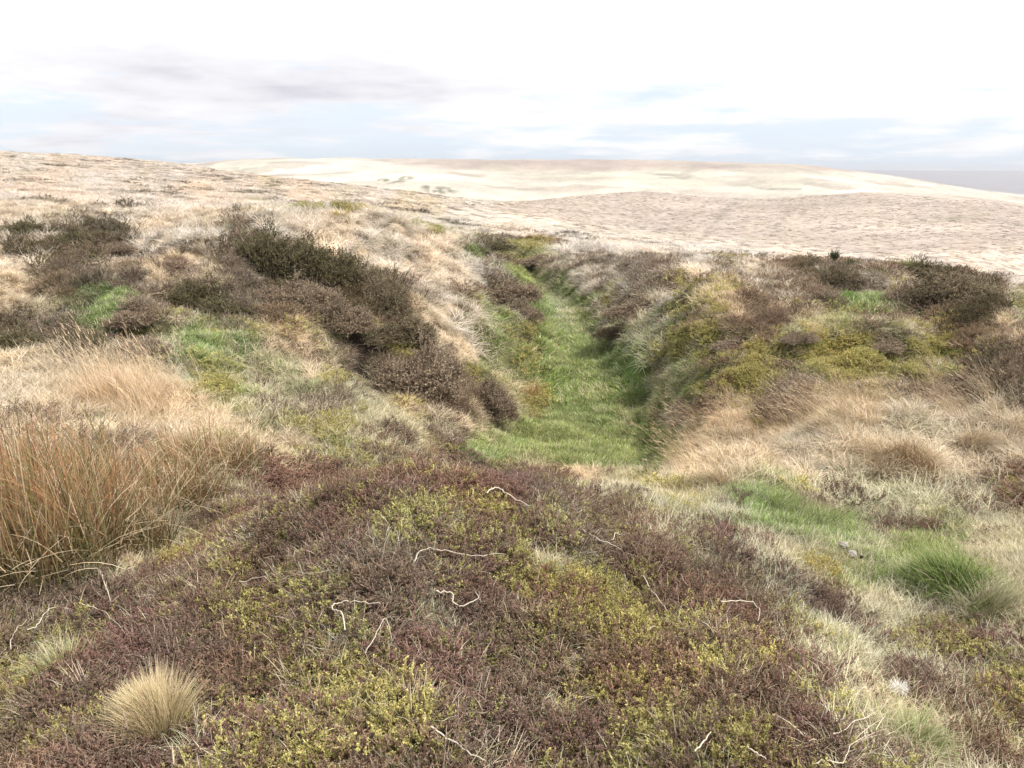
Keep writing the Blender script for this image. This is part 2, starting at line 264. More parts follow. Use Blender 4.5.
# ------------------------------------------------------------------ ground mesh
COVER = {'p': (.46,.36,.25), 's': (.30,.26,.15), 'g': (.10,.155,.045), 'h': (.085,.058,.045), 'm': (.16,.16,.05), 'd': (.075,.062,.038),
         'w': (.17,.125,.085), 'o': (.16,.16,.075), 't': (.36,.27,.17), 'r': (.14,.105,.06), 'b': (.03,.022,.018)}
CA = np.array([COVER[c] for c in CH])
def build_ground():
    V = np.stack([GX, GY, H], -1).reshape(-1, 3)
    T, px, py = veg_type(V[:,0], V[:,1], V[:,2])
    C = CA[T].copy(); Y = V[:,1]; X = V[:,0]
    # the open moor, by distance: heathery slope, hill with cloud shade in its colour, far hill with sunshine in its colour, far dark ridge
    def blend(C, col, w): return C*(1-w[:,None])+np.array(col)*w[:,None]
    f = sstep(45, 75, Y)
    C = blend(C, (.57,.485,.405), f)
    st = fbm(X/9, Y/30, 61, 3)
    C = blend(C, (.36,.31,.25), f*sstep(.55, .72, st)*sstep(450, 250, Y)*.6)
    C = blend(C, (.22,.25,.11), sstep(.55,.75,fbm(X/16, Y/22, 64, 3))*f*sstep(160, 90, Y)*.5)
    # green flushes
    for (x, y, a, b, s) in [(330,205,50,7,.75),(480,229,70,6,.6),(540,238,60,8,.75),(290,190,35,4,.4),(610,198,45,3.5,.7),(580,205,20,5,.4),(655,205,20,7,.35),(960,212,40,4,.4)]:
        w = np.exp(-(((px-x)/a)**2+((py-y)/b)**2)**2)*s*(.4+.9*fbm(px/14, py/5, 71, 3))*(Y > 40)
        C = blend(C, (.20,.235,.10), np.clip(w, 0, 1))
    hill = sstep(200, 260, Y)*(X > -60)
    C = blend(C, (.44,.365,.31), hill*sstep(700, 620, Y)*.85)  # ground colour darkened to stand in for cloud shadow on this hill
    C = blend(C, (.33,.285,.235), hill*sstep(.5,.75,fbm(X/60, Y/60, 67, 4))*.4)
    C = blend(C, (.44,.375,.325), hill*sstep(.5,.75,fbm(X/30, Y/30, 69, 4))*.5)
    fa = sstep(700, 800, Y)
    C = blend(C, (.67,.61,.51), fa)  # ground colour paled to stand in for sunshine on the far hill
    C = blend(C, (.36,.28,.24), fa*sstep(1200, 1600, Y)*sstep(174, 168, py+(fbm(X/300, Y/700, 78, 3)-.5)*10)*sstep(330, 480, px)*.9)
    C = blend(C, (.45,.44,.32), fa*sstep(.55,.68,fbm(X/240,Y/240,77,4))*.55)
    C = blend(C, (.36,.28,.23), fa*sstep(.50,.60,fbm(X/420, Y/230, 39, 3))*.42)
    C = blend(C, (.34,.29,.23), fa*sstep(.62,.66,fbm(X/90,Y/70,87,4))*.6)
    C = blend(C, (.25,.225,.235), sstep(2900, 3150, Y)*(X > 200))
    # worn tracks, ditches and heather edges across the far slopes
    for pl, w_, c_, s_ in [([(688,252),(706,234),(720,216),(736,200)], 2.2, (.24,.21,.17), .6), ([(736,199),(800,196),(885,200)], 1.2, (.27,.24,.19), .5), ([(765,244),(782,222),(792,205)], 2.5, (.28,.25,.2), .45),
        ([(880,226),(930,222),(990,214)], 1.6, (.25,.25,.16), .5), ([(630,171),(672,176),(700,178)], 1.2, (.24,.23,.18), .6), ([(730,184),(760,188),(800,190)], 1.2, (.2,.2,.16), .7), ([(380,178),(330,176),(250,174)], 1.0, (.3,.27,.22), .5),
        ([(500,176),(560,180),(640,178)], 1.0, (.36,.32,.26), .5), ([(820,176),(880,184),(960,192)], 1.0, (.40,.34,.28), .6), ([(560,210),(640,216),(700,236)], 1.3, (.25,.22,.18), .5)]:
        for (xa, ya), (xb, yb) in zip(pl[:-1], pl[1:]):
            t = np.clip(((px-xa)*(xb-xa)+(py-ya)*(yb-ya))/((xb-xa)**2+(yb-ya)**2), 0, 1)
            dd = np.hypot((px-xa-t*(xb-xa))*.6, py-ya-t*(yb-ya)-(vn(px/11, py/11, 191)-.5)*3)
            C = blend(C, c_, np.exp(-(dd/w_)**2)*s_*(.3+fbm(px/6, py/4, 193, 2))*(Y > 150))
    # burnt / cut heather ground on the far bright slope
    for (x, y, a, b) in [(388,181,18,3),(440,190,17,4),(427,187,6,2),(405,178,10,2)]:
        w = np.exp(-(((px-x)/a)**2+((py-y)/b)**2)**2)*sstep(.45, .55, fbm(px/5, py/2, 81, 3))*(Y > 600)
        C = blend(C, (.12,.13,.07), w*.9)
    C *= (.86+.28*fbm(X/.9, Y/.9, 83, 3))[:,None]
    me = bpy.data.meshes.new('ground'); i = np.arange(NU*NK).reshape(NU, NK)
    Q = np.stack([i[:-1,:-1], i[:-1,1:], i[1:,1:], i[1:,:-1]], -1).reshape(-1, 4)
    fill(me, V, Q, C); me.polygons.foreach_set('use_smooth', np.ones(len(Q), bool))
    o = bpy.data.objects.new('ground', me); COL.objects.link(o); o['kind'] = 'structure'
    m, N, L = mat('ground'); b = N['Principled BSDF']; b.inputs['Roughness'].default_value = 1; b.inputs['Specular IOR Level'].default_value = 0
    a = N.new('ShaderNodeAttribute'); a.attribute_name = 'vc'; g = N.new('ShaderNodeNewGeometry')
    def ns(scale, det, vec=None, mapscale=None):
        t = N.new('ShaderNodeTexNoise'); t.inputs['Scale'].default_value = scale; t.inputs['Detail'].default_value = det
        src = g.outputs['Position']
        if mapscale:
            mp = N.new('ShaderNodeMapping'); mp.inputs['Scale'].default_value = mapscale; L.new(src, mp.inputs[0]); src = mp.outputs[0]
        L.new(src, t.inputs['Vector']); return t.outputs['Fac']
    def ramp(f, lo, hi, vlo, vhi):
        r = N.new('ShaderNodeMapRange'); L.new(f, r.inputs[0])
        for k, v in zip((1,2,3,4), (lo,hi,vlo,vhi)): r.inputs[k].default_value = v
        return r.outputs[0]
    def mul(x, y):
        q = N.new('ShaderNodeMath'); q.operation = 'MULTIPLY'; L.new(x, q.inputs[0]); L.new(y, q.inputs[1]); return q.outputs[0]
    v = mul(ramp(ns(28, 4), .3, .7, .7, 1.3), ramp(ns(2.2, 6), .35, .65, .82, 1.16))
    v = mul(v, ramp(ns(.35, 8), .35, .65, .87, 1.12)); v = mul(v, ramp(ns(.022, 8), .35, .65, .88, 1.12)); v = mul(v, ramp(ns(.009, 6), .35, .65, .92, 1.08))
    cl = N.new('ShaderNodeVectorMath'); cl.operation = 'SCALE'; L.new(a.outputs['Color'], cl.inputs[0]); L.new(v, cl.inputs['Scale'])
    # scattered dark tufts of heather over the far moor
    sepp = N.new('ShaderNodeSeparateXYZ'); L.new(g.outputs['Position'], sepp.inputs[0])
    dm = mul(ramp(ns(.7, 4), .545, .61, 0, 1), ramp(sepp.outputs['Y'], 90, 150, 0, 1))
    dm = mul(dm, ramp(sepp.outputs['Y'], 500, 700, .8, .2)); dm = mul(dm, ramp(ns(.02, 4), .42, .6, .1, 1))
    mx = N.new('ShaderNodeMix'); mx.data_type = 'RGBA'; mx.inputs['B'].default_value = (.17,.14,.10,1)
    L.new(cl.outputs[0], mx.inputs['A']); L.new(dm, mx.inputs['Factor'])
    L.new(mx.outputs['Result'], b.inputs['Base Color'])
    bp = N.new('ShaderNodeBump'); bp.inputs['Strength'].default_value = .6; bp.inputs['Distance'].default_value = .03
    L.new(ns(22, 5), bp.inputs['Height']); L.new(bp.outputs[0], b.inputs['Normal'])
    me.materials.append(m)
def fill(me, V, Q, C):
    nv, nq, w = len(V), len(Q), Q.shape[1]
    me.vertices.add(nv); me.vertices.foreach_set('co', V.astype(np.float32).ravel())
    me.loops.add(nq*w); me.loops.foreach_set('vertex_index', Q.astype(np.int32).ravel())
    me.polygons.add(nq); me.polygons.foreach_set('loop_start', (np.arange(nq)*w).astype(np.int32))
    if C is not None:
        at = me.attributes.new('vc', 'FLOAT_COLOR', 'POINT')
        at.data.foreach_set('color', np.c_[C, np.ones(nv)].astype(np.float32).ravel())
    me.update(calc_edges=True)
build_ground()
# ------------------------------------------------------------------ plant shapes
class MB:
    def __init__(s): s.V = []; s.Q = []; s.C = []; s.n = 0
    def add(s, V, Q, C): s.V.append(V); s.Q.append(Q+s.n); s.C.append(C); s.n += len(V)
    def mesh(s, name, m):
        me = bpy.data.meshes.new(name); V = np.concatenate(s.V)
        fill(me, V, np.concatenate(s.Q), np.clip(np.concatenate(s.C), .004, .9)); me.materials.append(m); return me
    def obj(s, name, m, parent=None):
        o = bpy.data.objects.new(name, s.mesh(name, m)); COL.objects.link(o)
        if parent: o.parent = parent
        return o
def U(a, b, n): return rng.uniform(a, b, n)
def blades(mb, P, az, L, w, lean, curl, seg, c0, c1, cv=.2, tip=.15, wind=None, hue=None):
    """tapered bending strips: P (n,3) roots, az heading, lean/curl in radians, colour root c0 to tip c1"""
    n = len(P); L = np.broadcast_to(L, n); w = np.broadcast_to(w, n)
    th = np.broadcast_to(lean, n).copy(); cu = np.broadcast_to(curl, n)
    side = az+math.pi/2+U(-.9, .9, n); sv = np.stack([np.cos(side), np.sin(side), U(-.3,.3,n)], -1)
    p = P.astype(float).copy(); rows = []; cols = []
    c0 = np.asarray(c0, float); c1 = np.asarray(c1, float)
    br = (1+rng.normal(0, cv, n))[:,None].clip(.45, 1.7)
    hv = 0 if hue is None else (rng.random(n) < hue[0])[:,None]
    for k in range(seg+1):
        t = k/seg; ww = (w*(1-(1-tip)*t**1.6)/2)[:,None]
        rows += [p-sv*ww, p+sv*ww]
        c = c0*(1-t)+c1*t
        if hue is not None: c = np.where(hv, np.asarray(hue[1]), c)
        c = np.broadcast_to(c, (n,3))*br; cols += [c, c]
        d = np.stack([np.sin(th)*np.cos(az), np.sin(th)*np.sin(az), np.cos(th)], -1)
        p = p+d*(L/seg)[:,None]; th = th+cu/seg
    V = np.stack(rows, 1).reshape(-1, 3); C = np.stack(cols, 1).reshape(-1, 3)
    b = np.arange(n)[:,None]*(2*(seg+1)); q = []
    for k in range(seg): q.append(np.stack([b+2*k, b+2*k+1, b+2*k+3, b+2*k+2], -1).reshape(-1, 4))
    mb.add(V, np.concatenate(q), C)
    return p
def leaves(mb, P, L, w, col, cv=.25, up=.4, alt=None):
    n = len(P); d = rng.normal(size=(n,3)); d[:,2] = np.abs(d[:,2])+up; d /= np.linalg.norm(d, axis=1)[:,None]
    e = np.cross(d, rng.normal(size=(n,3))); e /= np.linalg.norm(e, axis=1)[:,None]
    L = np.broadcast_to(L, n)[:,None]; w = np.broadcast_to(w, n)[:,None]
    V = np.stack([P, P+d*L*.5+e*w*.5, P+d*L, P+d*L*.5-e*w*.5], 1).reshape(-1, 3)
    c = np.broadcast_to(np.asarray(col, float), (n,3))
    if alt is not None: c = np.where((rng.random(n) < alt[0])[:,None], np.asarray(alt[1]), c)
    c = c*(1+rng.normal(0, cv, n))[:,None].clip(.4, 1.8)
    mb.add(V, np.arange(4*n).reshape(n, 4), np.repeat(c, 4, 0))
def disc(n, r): a = U(0, 6.283, n); q = r*np.sqrt(rng.random(n)); return np.stack([q*np.cos(a), q*np.sin(a), np.zeros(n)], -1), a
def sprigs(mb, P, az, L, spread, col, tipc, twig=.0035, nside=4, leafn=10, ll=.007, lw=.004, cv=.22, alt=None):
    """woody shoots with side twigs, clothed with tiny leaves"""
    n = len(P); L = np.broadcast_to(L, n); th = U(.1, spread, n); cu = U(-.6, .5, n)
    blades(mb, P, az, L, twig, th, cu, 3, np.array(col)*.8, col, .2, .6)
    pos = []; f = U(.35, 1, n*nside); i = np.repeat(np.arange(n), nside)
    d0 = np.stack([np.sin(th)*np.cos(az), np.sin(th)*np.sin(az), np.cos(th)], -1)[i]
    q = P[i]+d0*(L[i]*f)[:,None]; a2 = az[i]+U(-2, 2, len(i)); l2 = L[i]*U(.2, .42, len(i)); th2 = U(.2, 1.0, len(i))
    blades(mb, q, a2, l2, twig, th2, U(-.7,.2,len(i)), 2, col, tipc, .25, .5)
    d2 = np.stack([np.sin(th2)*np.cos(a2), np.sin(th2)*np.sin(a2), np.cos(th2)], -1)
    j = np.repeat(np.arange(len(i)), leafn); g = U(.1, 1.05, len(j))
    PP = q[j]+d2[j]*(l2[j]*g)[:,None]
    leaves(mb, PP, U(.6,1.3,len(j))*ll, lw, (np.array(col)+np.array(tipc))/2, cv, .3, alt)
HIDE = {}
def proto(kind, k, mb):
    o = bpy.data.objects.new('%s_shape_%d' % (kind, k), mb.mesh(kind, M_INST))
    if kind not in HIDE: HIDE[kind] = bpy.data.collections.new(kind+'_shapes')
    HIDE[kind].objects.link(o)
for k in range(4):      # heather cushions
    mb = MB(); P, a = disc(26, .065)
    sprigs(mb, P, a, U(.07, .125, 26), .75, (.175,.105,.08), (.33,.22,.17), alt=(.2, (.25,.20,.12)))
    P, a = disc(7, .06); blades(mb, P, a, U(.06,.12,7), .0022, U(.2,.9,7), U(-.5,.5,7), 3, (.30,.25,.20), (.42,.37,.32))
    proto('heather', k, mb)
for k in range(4):      # moss and bilberry
    mb = MB(); P, a = disc(34, .065)
    sprigs(mb, P, a, U(.035, .085, 34), .7, (.30,.25,.11), (.54,.49,.21), twig=.003, nside=4, leafn=9, ll=.0075, lw=.0045, alt=(.2, (.30,.31,.10)))
    P, a = disc(10, .07); blades(mb, P, a, U(.04,.09,10), .002, U(.2,1.,10), U(0,1.,10), 3, (.25,.25,.1), (.46,.40,.25))
    proto('moss', k, mb)
for k in range(4):      # short bleached grass
    mb = MB(); P, a = disc(95, .07)
    blades(mb, P, a+U(-2.2,2.2,95), U(.04,.12,95), .0025, U(.1,1.25,95), U(.2,1.9,95), 4, (.36,.32,.18), (.76,.67,.50), .24, hue=(.14, (.28,.32,.13)))
    proto('short_grass', k, mb)
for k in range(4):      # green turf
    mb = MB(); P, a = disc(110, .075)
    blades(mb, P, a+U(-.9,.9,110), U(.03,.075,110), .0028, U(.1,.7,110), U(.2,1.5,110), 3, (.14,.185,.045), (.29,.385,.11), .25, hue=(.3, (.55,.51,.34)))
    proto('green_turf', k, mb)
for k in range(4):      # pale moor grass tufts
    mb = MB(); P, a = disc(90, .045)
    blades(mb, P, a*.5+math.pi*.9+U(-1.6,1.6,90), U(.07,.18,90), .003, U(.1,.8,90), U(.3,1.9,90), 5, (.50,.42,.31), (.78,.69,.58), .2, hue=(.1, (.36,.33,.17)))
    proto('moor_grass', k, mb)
for k in range(3):      # tall flower stalks of moor grass, blown to one side
    mb = MB(); P, a = disc(18, .09)
    az = math.pi+U(-.7,.7,18)
    e = blades(mb, P, az, U(.30,.66,18), .0024, U(.0,.5,18), U(.1,.8,18), 6, (.42,.30,.16), (.70,.56,.40), .2, .5)
    blades(mb, e, az, U(.04,.09,18), .005, U(.5,1,18), U(.1,.6,18), 2, (.50,.38,.25), (.62,.48,.34), .2, .2)
    P, a = disc(60, .1); blades(mb, P, a, U(.08,.2,60), .0035, U(.2,1.1,60), U(.5,2.2,60), 5, (.50,.40,.28), (.80,.70,.57), .22, hue=(.12,(.33,.26,.12)))
    proto('tall_grass', k, mb)
for k in range(4):      # twiggy old heather and litter
    mb = MB(); P, a = disc(16, .07)
    sprigs(mb, P, a, U(.06,.13,16), 1.0, (.20,.145,.105), (.31,.235,.18), leafn=5, ll=.008, lw=.005)
    P, a = disc(40, .08); blades(mb, P, a+U(-1,1,40), U(.06,.15,40), .003, U(.3,1.1,40), U(.2,1.4,40), 4, (.32,.26,.16), (.58,.48,.36), .25, hue=(.2,(.25,.27,.11)))
    P, a = disc(10, .07); blades(mb, P, a, U(.05,.12,10), .003, U(.3,1.3,10), U(-.5,.5,10), 3, (.34,.30,.26), (.50,.45,.40))
    proto('litter', k, mb)
for k in range(3):      # dark heather
    mb = MB(); P, a = disc(26, .07)
    sprigs(mb, P, a, U(.06,.13,26), .8, (.11,.083,.055), (.18,.145,.09), alt=(.35, (.15,.155,.075)))
    proto('dark_heather', k, mb)
# ------------------------------------------------------------------ scatter
ZONES = [(.75, 6.2, 330, 1.0, 1.0), (6.2, 17, 85, 1.9, 1.55), (17, 44, 22, 3.6, 2.4), (44, 125, 3.4, 8., 3.0), (125, 560, .42, 17., 4.0)]
def scatter_field():
    out = []
    for zi, (ya, yb, dens, sxy, sz) in enumerate(ZONES):
        wf = lambda y: 1.5*y+2.4
        area = .75*(yb**2-ya**2)+2.4*(yb-ya); nn = int(area*dens*1.0)
        y = np.sqrt(U(ya*ya, yb*yb, int(nn*1.5))); x = (rng.random(len(y))-.5)*wf(y); keep = rng.random(len(y)) < .66; x = x[keep]; y = y[keep]
        z = hgt(x, y); T, px, py = veg_type(x, y, z, 1)
        out.append((x, y, z, T, np.full(len(x), sxy), np.full(len(x), sz), np.full(len(x), zi), px, py))
    return [np.concatenate(c) for c in zip(*out)]
FX, FY, FZ, FT, FS, FSZ, FI, FPX, FPY = scatter_field()
def normal_tilt(x, y):
    e = .06+.01*y; gx = (hgt(x+e, y)-hgt(x-e, y))/(2*e); gy = (hgt(x, y+e)-hgt(x, y-e))/(2*e); return gx, gy
def scatter(name, kind, mask, tint=(1,1,1), tv=.14, zmul=1, smul=1, windy=False, sink=.01, patch=None, extra=None, label=None, mult=None):
    x, y, z = FX[mask], FY[mask], FZ[mask]; s, szz = FS[mask]*smul, FSZ[mask]*zmul
    n = len(x); 
    if n == 0: return
    gx, gy = normal_tilt(x, y); q = U(.7, 1.35, n)
    rz = U(-.5, .5, n) if windy else U(0, 6.283, n)
    rx = np.arctan(gy)*.6+rng.normal(0, .07, n); ry = -np.arctan(gx)*.6+rng.normal(0, .07, n)
    # tilt about world axes: compose Rz first then tilt (small angle, XYZ euler keeps z last -> pre-rotate the tilt)
    c, sn = np.cos(rz), np.sin(rz); tx = c*rx+sn*ry; ty = -sn*rx+c*ry
    tn = np.array(tint)*np.ones((n,3))*(1+rng.normal(0, tv, n)).clip(.5,1.6)[:,None]
    lo = fbm(x/.5, y/.5, 111, 3)
    tn *= (.72+.56*lo)[:,None]
    tn *= 1+((fbm(x/(.25+.04*y), y/(.25+.04*y), 121, 2)-.5)*.16)[:,None]*np.array([1.2, .2, -1.])
    if mult is not None: tn *= mult[mask]
    if kind == 'heather': tn *= 1+((fbm(x/.35, y/.35, 181, 3)-.5)*1.1)[:,None]*np.array([.15, .5, .1])
    if kind == 'moor_grass': tn = np.where(far_hill[mask][:,None], tn*np.array([.86,.84,.87]), tn); tn = np.where((FI[mask] < 2)[:,None], tn*np.array([1.02, .955, .87]), tn)  # far_hill tufts tinted darker, cloud shade painted in; nearest tufts warmer
    me = bpy.data.meshes.new(name); me.vertices.add(n)
    me.vertices.foreach_set('co', np.stack([x, y, z-sink*szz], -1).astype(np.float32).ravel())
    for nm, ty_, arr in (('rot', 'FLOAT_VECTOR', np.stack([tx, ty, rz], -1)), ('scl', 'FLOAT_VECTOR', np.stack([s*q, s*q, szz*q], -1))):
        me.attributes.new(nm, ty_, 'POINT').data.foreach_set('vector', arr.astype(np.float32).ravel())
    me.attributes.new('tint', 'FLOAT_COLOR', 'POINT').data.foreach_set('color', np.c_[tn, np.ones(n)].astype(np.float32).ravel())
    me.attributes.new('pick', 'INT', 'POINT').data.foreach_set('value', rng.integers(0, 99, n).astype(np.int32))
    o = bpy.data.objects.new(name, me); COL.objects.link(o); o['kind'] = 'stuff'
    if label: o['label'] = label; o['category'] = name.replace('_', ' ')
    ng = bpy.data.node_groups.new(name, 'GeometryNodeTree')
    ng.interface.new_socket('Geometry', in_out='INPUT', socket_type='NodeSocketGeometry')
    ng.interface.new_socket('Geometry', in_out='OUTPUT', socket_type='NodeSocketGeometry')
    N = ng.nodes; L = ng.links
    gi = N.new('NodeGroupInput'); go = N.new('NodeGroupOutput'); ci = N.new('GeometryNodeCollectionInfo')
    ci.inputs['Collection'].default_value = HIDE[kind]; ci.inputs['Separate Children'].default_value = True; ci.inputs['Reset Children'].default_value = True
    ip = N.new('GeometryNodeInstanceOnPoints'); ip.inputs['Pick Instance'].default_value = True
    def na(nm, t): a = N.new('GeometryNodeInputNamedAttribute'); a.data_type = t; a.inputs['Name'].default_value = nm; return a.outputs['Attribute']
    L.new(gi.outputs[0], ip.inputs['Points']); L.new(ci.outputs[0], ip.inputs['Instance']); L.new(na('pick', 'INT'), ip.inputs['Instance Index'])
    L.new(na('rot', 'FLOAT_VECTOR'), ip.inputs['Rotation']); L.new(na('scl', 'FLOAT_VECTOR'), ip.inputs['Scale'])
    L.new(ip.outputs[0], go.inputs[0])
    md = o.modifiers.new('scatter', 'NODES'); md.node_group = ng
    return o
def is_(*cs): return np.isin(FT, [CH.index(c) for c in cs])
rr = np.where(FY < 6.2, .62, .42)*rng.random(len(FX))+np.where(FY < 6.2, .38, .58)*fbm(FX/(.12+.045*FY), FY/(.12+.045*FY), 171, 3)*1.6
rr = np.argsort(np.argsort(rr))/len(rr); fine = fbm(FX/.22, FY/.22, 131, 2)
nearz = FI == 0
E1 = rng.random(len(FX))
far_hill = (FI == 4) & (FX > -20+FY*.05)        # the hill across the valley keeps to short sward
def sel(**k):
    m = np.zeros(len(FX), bool)
    for c, (lo, hi) in k.items(): m |= is_(c) & (rr >= lo) & (rr < hi)
    return m & (~far_hill | (E1 < .3))
FSZ[far_hill] *= .12
scatter('heather', 'heather', sel(h=(0,.66), m=(0,.32), w=(0,.12), s=(0,.03)), label='low purple brown heather carpeting the mound in the foreground', zmul=.64)
scatter('moss', 'moss', sel(h=(.80,.90), m=(.42,1), o=(0,.17), s=(.93,1), w=(.93,1)), label='yellow green moss and bilberry between the heather', zmul=.92, tint=(1.13,1.13,1.1))
scatter('short_grass', 'short_grass', sel(s=(.03,.96), m=(.14,.40), o=(.42,1), w=(.74,.93), h=(.80,1), g=(.86,1), p=(.9,1), t=(.0,.3)) & (nearz | (E1 < .9)), label='short bleached grass round the mound and along the banks')
scatter('green_turf', 'green_turf', sel(g=(0,.92), o=(.15,.55), s=(.90,1)), label='bright green turf on the gully floor and the path')
scatter('moor_grass', 'moor_grass', sel(p=(0,.95), w=(.50,.76), t=(.05,1), r=(0,.5)) & (nearz | (E1 < .85)), label='pale straw moor grass on the banks and the open moor', zmul=.8, mult=1+np.minimum(FI-1, 2).clip(0)[:,None]*np.array([.035,.03,.075]))
scatter('litter', 'litter', sel(w=(.05,.56), d=(.55,1), o=(.94,1), r=(.4,1), b=(.85,1), h=(.60,.78)), label='grey brown twiggy heather and dead litter on the banks', zmul=.85)
scatter('dark_heather', 'dark_heather', sel(d=(0,.6)) | ((FI >= 3) & is_('p') & (((fbm(FX/7., FY/14., 141, 3) > .63) & (E1 > .86) & ~far_hill) | (far_hill & (E1 > .978)))), label='dark old heather on the gully banks', zmul=.9)
scatter('tall_grass', 'tall_grass', is_('t') & (E1 > .80) & (FI > 0), label='tall blown grass on the ridge and beside the rushes', zmul=.62, smul=.6, windy=True)
# ------------------------------------------------------------------ single things
hm = bpy.data.meshes.new('haze'); x0, x1, y0_, y1, z0, z1 = -13500, 13500, -60, 9600, float(H.min())-1.5, max(float(H.max()), EYE)+3
hm.from_pydata([(x, y, z) for x in (x0, x1) for y in (y0_, y1) for z in (z0, z1)], [], [(0,1,3,2),(4,6,7,5),(0,4,5,1),(2,3,7,6),(0,2,6,4),(1,5,7,3)])
hz = bpy.data.objects.new('haze', hm); COL.objects.link(hz); hz['kind'] = 'stuff'; hz['label'] = 'thin pale haze over the far moor'
m, N, L = mat('haze'); N.clear(); out = N.new('ShaderNodeOutputMaterial'); pv = N.new('ShaderNodeVolumePrincipled')
pv.inputs['Density'].default_value = 2.3e-4; pv.inputs['Color'].default_value = (.90,.93,1,1); pv.inputs['Anisotropy'].default_value = .3
L.new(pv.outputs[0], out.inputs['Volume']); hm.materials.append(m)
def tag(o, label, cat, group=None):
    o['label'] = label; o['category'] = cat
    if group: o['group'] = group
def place(o, px, py, dz=0, y0=1.0):
    x, y, z = hit(px, py, y0, .04); o.location = (x, y, z+dz); return x, y, z
def bush_mesh(k, col, tipc, alt, nshoot=900):
    """an uneven thicket: several merging humps of leafy shoots that thin out towards a ragged edge"""
    mb = MB(); m = 9; ca = U(0, 6.283, m); cr = np.r_[0, U(.12, .36, m-1)]
    cx, cy = cr*np.cos(ca), cr*np.sin(ca); hr = U(.13, .24, m)*(1.15-cr); hh_ = U(.28, .52, m)*(1.05-cr*1.3)
    w = hr**2; pick = rng.choice(m, nshoot, p=w/w.sum())
    a = U(0, 6.283, nshoot); ph = np.arccos(U(.0, 1, nshoot))
    D = np.stack([np.sin(ph)*np.cos(a), np.sin(ph)*np.sin(a), np.cos(ph)], -1)
    q = U(.35, 1.0, nshoot)**.6
    P = np.stack([cx[pick]+D[:,0]*hr[pick]*q, cy[pick]+D[:,1]*hr[pick]*q, D[:,2]*hh_[pick]*q], -1)
    n = nshoot; i = np.repeat(np.arange(n), 5); d = D[i]*.8+rng.normal(0, .5, (len(i),3)); d[:,2] += .3; d /= np.linalg.norm(d, axis=1)[:,None]
    L = U(.03, .12, len(i))*np.where(rng.random(len(i)) < .12, 1.8, 1); az = np.arctan2(d[:,1], d[:,0]); th = np.arccos(d[:,2].clip(-1,1))
    blades(mb, P[i], az, L, .005, th, U(-.5,.3,len(i)), 2, np.array(col)*1.1, (.34,.28,.22), .3, .5)
    j = np.repeat(np.arange(len(i)), 6); PP = P[i][j]+d[j]*(L[j]*U(.3,1.05,len(j)))[:,None]
    lo = fbm(PP[:,0]*5+k*9, PP[:,1]*5+PP[:,2]*4, 7+k, 3)[:,None]
    leaves(mb, PP, U(.6,1.4,len(j))*.02, .011, np.array(tipc)*(.65+.8*lo), .28, .3, alt)
    g, ga = disc(130, .45); blades(mb, g, ga, U(.08,.22,130), .004, U(.1,.8,130), U(.2,1.4,130), 4, (.34,.27,.17), (.66,.56,.44), .2)
    return mb.mesh('heather_bush', M_VEG)
BUSH = [bush_mesh(0, (.09,.07,.045), (.135,.112,.062), (.3, (.15,.155,.07))),
        bush_mesh(1, (.18,.135,.10), (.27,.205,.15), (.35, (.36,.29,.20))),
        bush_mesh(2, (.15,.115,.085), (.22,.17,.115), (.3, (.24,.22,.12)))]
